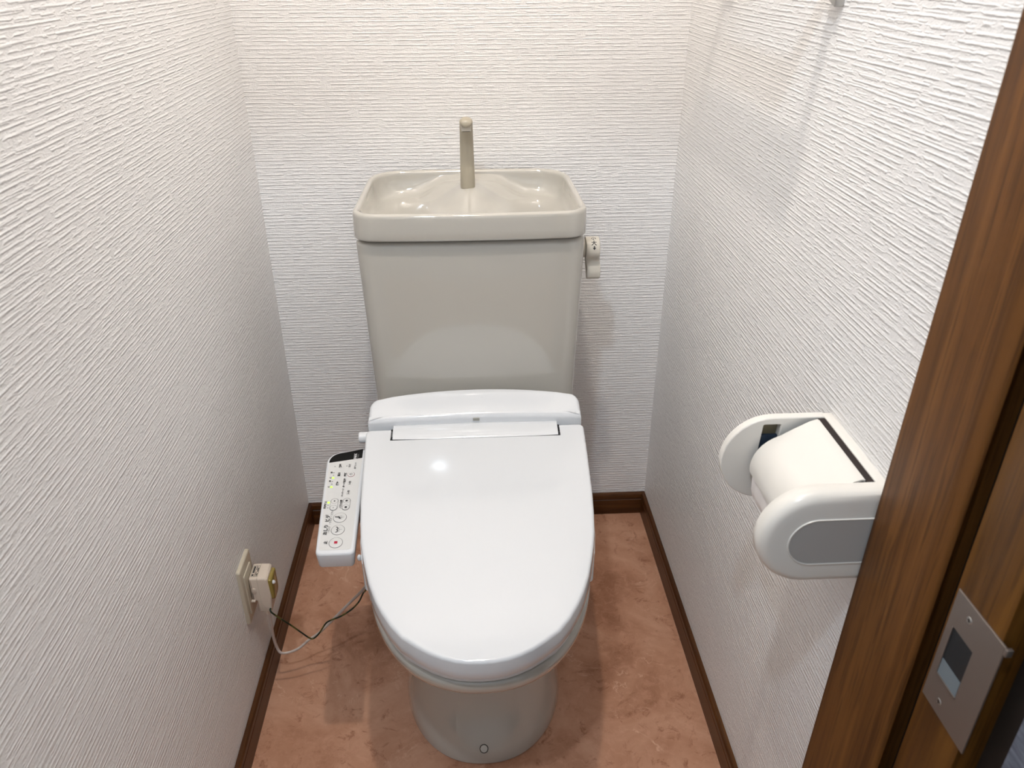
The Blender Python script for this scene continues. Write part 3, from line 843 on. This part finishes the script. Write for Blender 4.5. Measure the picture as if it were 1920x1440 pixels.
gi = obj('oval_inset', bm, GREYP, npl, 40); gi['label'] = 'grey oval inset panel'
# paper cover: slopes down from the slot, then wraps over the roll
RC = (.3600, .7000)
cov = [(.3900, .7560), (.3860, .7572), (.3780, .7545), (.3600, .7445)]
for k in range(9):
    a = math.radians(108 + (190 - 108) * k / 8)
    cov.append((.3600 + .0425 * math.cos(a), .6960 + .0425 * math.sin(a)))
def thick(path, w):
    P = [Vector(p) for p in path]; L = []; Q = []
    for i, p in enumerate(P):
        d = (P[min(i + 1, len(P) - 1)] - P[max(i - 1, 0)]).normalized(); n_ = Vector((-d.y, d.x))
        L.append(tuple(p + n_ * w * .0)); Q.append(tuple(p + n_ * w))
    return L + Q[::-1]
sec = thick(cov, .0022)
bm = bmesh.new()
ys = [.6245, .6255, .63, .66, .70, .735, .7400, .7412]
rr_ = []
for y in ys:
    e = .0012 if y in (ys[0], ys[-1]) else 0
    row = []
    for i, (u, v) in enumerate(sec):
        # lower lip waves a little at the far end
        row.append((u, y, v))
    rr_.append(row)
loft(bm, rr_)
obj('paper_cover', bm, HOLDER, hold, 40)
# hook of the cover next to the slot + dark gap behind
obj('cover_gap', box(bmesh.new(), .3890, .3965, .6175, .7440, .7200, .7566), HOLE, hold, smooth=False)
roll = thing('toilet_paper_roll', 'white toilet paper roll hanging under the ivory holder cover', 'toilet paper', (.3600, .6850, .6950))
bm = bmesh.new()
prof = [(.0190, .6280), (.0385, .6280), (.0392, .6290), (.0392, .7340), (.0385, .7350), (.0190, .7350)]
loft(bm, [[(.3600 + r * math.cos(t), y, .6940 + r * math.sin(t)) for t in [2 * math.pi * k / 48 for k in range(48)]] for r, y in prof + [prof[0]]], False, False)
obj('paper', bm, PAPER, roll, 40)
bm = bmesh.new()
tail = [(.3204, .6980), (.3196, .6850), (.3200, .6700), (.3225, .6600), (.3255, .6540)]
tt = thick(tail, .0006)
loft(bm, [[(u + .0008 * math.sin(y * 260 + v * 40), y, v + (.0035 * math.sin(y * 90) if v < .658 else 0)) for u, v in tt] for y in [.6300 + .1020 * k / 14 for k in range(15)]])
obj('loose_sheet', bm, PAPER, roll, 60)
bm = lathe(bmesh.new(), [(.0001, .6215), (.0170, .6215), (.0170, .7480), (.0001, .7480)], lambda a, b, h: (.3600 + a, h, .6960 + b), 20)
obj('spindle', bm, HOLDER, hold)

# ------------------------------------------------------------------ wall outlet, leakage-breaker plug, cords
outlet = thing('wall_outlet', 'aged cream wall outlet plate low on the left wall', 'outlet', (-XW, 1.06, .25))
P = round_poly([(1.0230, .1940), (1.0890, .1940), (1.0890, .3120), (1.0230, .3120)], .004, 4)
bm = slab(bmesh.new(), P, lambda u, v, h: (h, u, v), -XW, -XW + .0065, .003, 0, 3)
opl = obj('cover_plate', bm, OUTLET, outlet, 40)
P = round_poly([(1.0340, .2080), (1.0760, .2080), (1.0760, .2930), (1.0340, .2930)], .0025, 3)
bm = slab(bmesh.new(), P, lambda u, v, h: (h, u, v), -XW + .0060, -XW + .0085, .001, 0, 2)
obj('socket_insert', bm, OUTLET, outlet, 40)
plug = thing('breaker_plug', 'chunky cream leakage breaker plug pushed into the left wall outlet', 'plug', (-.372, 1.055, .25))
# rear block at the outlet and front block with the lower tail
P = [(-.4000, .2785), (-.3720, .2785), (-.3680, .2750), (-.3665, .2350), (-.3700, .2010), (-.3920, .2010), (-.3925, .2270), (-.4000, .2270)]
P = round_poly(P, [.003, .004, .004, .010, .003, .003, .001, .002], 4)
bm = slab(bmesh.new(), P, lambda u, v, h: (u, 1.0870 - h, v), 0, .0415, .0035, .0035, 4)
pb = obj('plug_body', bm, PLUG, plug, 50)
bm = bmesh.new(); box(bm, -.3856, -.3851, 1.0452, 1.0870, .2050, .2788)
obj('seam', bm, OUTLET, pb)
bm = slab(bmesh.new(), round_poly([(-.3970, .2460), (-.3900, .2460), (-.3900, .2570), (-.3970, .2570)], .002, 3), lambda u, v, h: (u, 1.0460 - h, v), 0, .0016, .0006, 0, 2)
obj('clip', bm, PLUG, pb)
obj('clip', box(bmesh.new(), -.4010, -.3940, 1.0420, 1.0470, .2280, .2315, .0008), PLUG, pb)
P = round_poly([(1.0480, .2230), (1.0830, .2230), (1.0830, .2720), (1.0480, .2720)], [.012, .012, .003, .003], 5)
bm = slab(bmesh.new(), P, lambda u, v, h: (h, u, v), -.3690, -.3620, .0030, 0, 3)
am = obj('amber_window', bm, AMBER, plug, 50); am['label'] = 'translucent amber window'
bm = bmesh.new(); bmesh.ops.create_uvsphere(bm, u_segments=16, v_segments=10, radius=.0036, matrix=Matrix.Translation((-.3610, 1.0550, .2620)))
obj('test_button', bm, WHITE_M, plug)
bm = bmesh.new()
zt = .2788
def frame_rect(bm, x0, x1, y0, y1, w):
    for a in ((x0, x1, y0, y0 + w), (x0, x1, y1 - w, y1), (x0, x0 + w, y0, y1), (x1 - w, x1, y0, y1)):
        bm.faces.new([bm.verts.new(p) for p in ((a[0], a[2], zt), (a[1], a[2], zt), (a[1], a[3], zt), (a[0], a[3], zt))])
frame_rect(bm, -.3970, -.3860, 1.0520, 1.0800, .0005)
frame_rect(bm, -.3918, -.3913, 1.0520, 1.0800, .0005)
for x0, x1, y0, y1 in ((-.3958, -.3930, 1.0535, 1.0580), (-.3958, -.3930, 1.0610, 1.0780), (-.3903, -.3893, 1.0540, 1.0640), (-.3885, -.3870, 1.0540, 1.0600), (-.3903, -.3893, 1.0680, 1.0780), (-.3885, -.3870, 1.0640, 1.0740)):
    bm.faces.new([bm.verts.new(p) for p in ((x0, y0, zt), (x1, y0, zt), (x1, y1, zt), (x0, y1, zt))])
obj('rating_label', bm, INK, plug, smooth=False)
bm = lathe(bmesh.new(), [(.0001, .2030), (.0058, .2030), (.0052, .1980), (.0042, .1920), (.0001, .1920)], lambda a, b, h: (-.3800 + a, 1.0520 + b, h), 18)
obj('cord_grip', bm, PLUG, plug)
CW = [(-.3780, 1.0510, .2000), (-0.3781, 1.0518, 0.19), (-0.3809, 1.0587, 0.155), (-0.3851, 1.069, 0.115), (-0.3856, 1.0767, 0.082), (-0.38, 1.0768, 0.066), (-0.3654, 1.081, 0.062), (-0.3473, 1.0848, 0.068), (-0.3285, 1.0904, 0.082), (-0.3064, 1.0906, 0.1), (-0.2783, 1.0919, 0.13), (-0.2455, 1.0954, 0.165), (-0.2165, 1.093, 0.2), (-0.1991, 1.0873, 0.235), (-.1880, 1.085, .30), (-.1830, 1.085, .3895)]
cw = obj('power_cord', tube(bmesh.new(), CW, .0029, 12, .75), CORDW, None, 80)
cw['label'] = 'greyish white power cord looping from the wall plug to the toilet'; cw['category'] = 'cord'
CE = [(-.3720, 1.0480, .2090), (-0.3685, 1.0394, 0.205), (-0.3431, 1.0481, 0.165), (-0.3299, 1.0584, 0.135), (-0.3198, 1.0668, 0.112), (-0.3128, 1.0689, 0.108), (-0.302, 1.0705, 0.118), (-0.288, 1.072, 0.14), (-0.2769, 1.0707, 0.15), (-0.2564, 1.0702, 0.16), (-0.2364, 1.0743, 0.172), (-0.2231, 1.079, 0.185), (-0.2142, 1.0825, 0.202), (-0.2050, 1.0720, 0.225), (-.1880, 1.065, .30), (-.1820, 1.065, .3895)]
ce = obj('earth_wire', tube(bmesh.new(), CE, .0015, 8), EARTH, None, 80)
ce['label'] = 'thin green and yellow earth wire crossing the white power cord'; ce['category'] = 'wire'

# ------------------------------------------------------------------ towel rail on the right wall (its near bracket reaches into the picture)
rail = thing('towel_rail', 'brushed metal towel rail bracket at the top of the right wall', 'towel rail', (XW, 1.12, 1.20))
for y in (.9290, 1.3100):
    P = round_poly([(y - .0110, 1.1690), (y + .0160, 1.1790), (y + .0160, 1.2500), (y - .0110, 1.2500)], .002, 3)
    bm = slab(bmesh.new(), P, lambda u, v, h: (XW - h, u, v), 0, .0105, .0012, 0, 2)
    br = obj('bracket', bm, CHROME, rail, 40)
    obj('bracket_arm', box(bmesh.new(), XW - .082, XW - .0100, y - .0060, y + .0120, 1.2120, 1.2270, .001), CHROME, br)
    bm = lathe(bmesh.new(), [(.0040, .0104), (.0040, .0110), (.0030, .0111), (.0026, .0098), (.0001, .0096)], lambda a, b, h, y=y: (XW - h, y + .0040 + a, 1.1900 + b * 1.5), 16)
    obj('bracket_screw', bm, HOLE, br)
obj('bar', box(bmesh.new(), XW - .0900, XW - .0620, .9150, 1.3300, 1.2120, 1.2240, .003, 3), CHROME, rail, 40)

# ceiling lamp above the toilet (out of the picture, lights the room)
cl = thing('ceiling_lamp', 'small round ceiling lamp base above the toilet, out of the picture', 'lamp', (-0.03, .70, ZC))
bm = lathe(bmesh.new(), [(.0001, ZC), (.055, ZC), (.055, ZC - .012), (.022, ZC - .018), (.0001, ZC - .018)], lambda a, b, h: (-.03 + a, .70 + b, h), 28)
obj('lamp_base', bm, WHITE_M, cl)
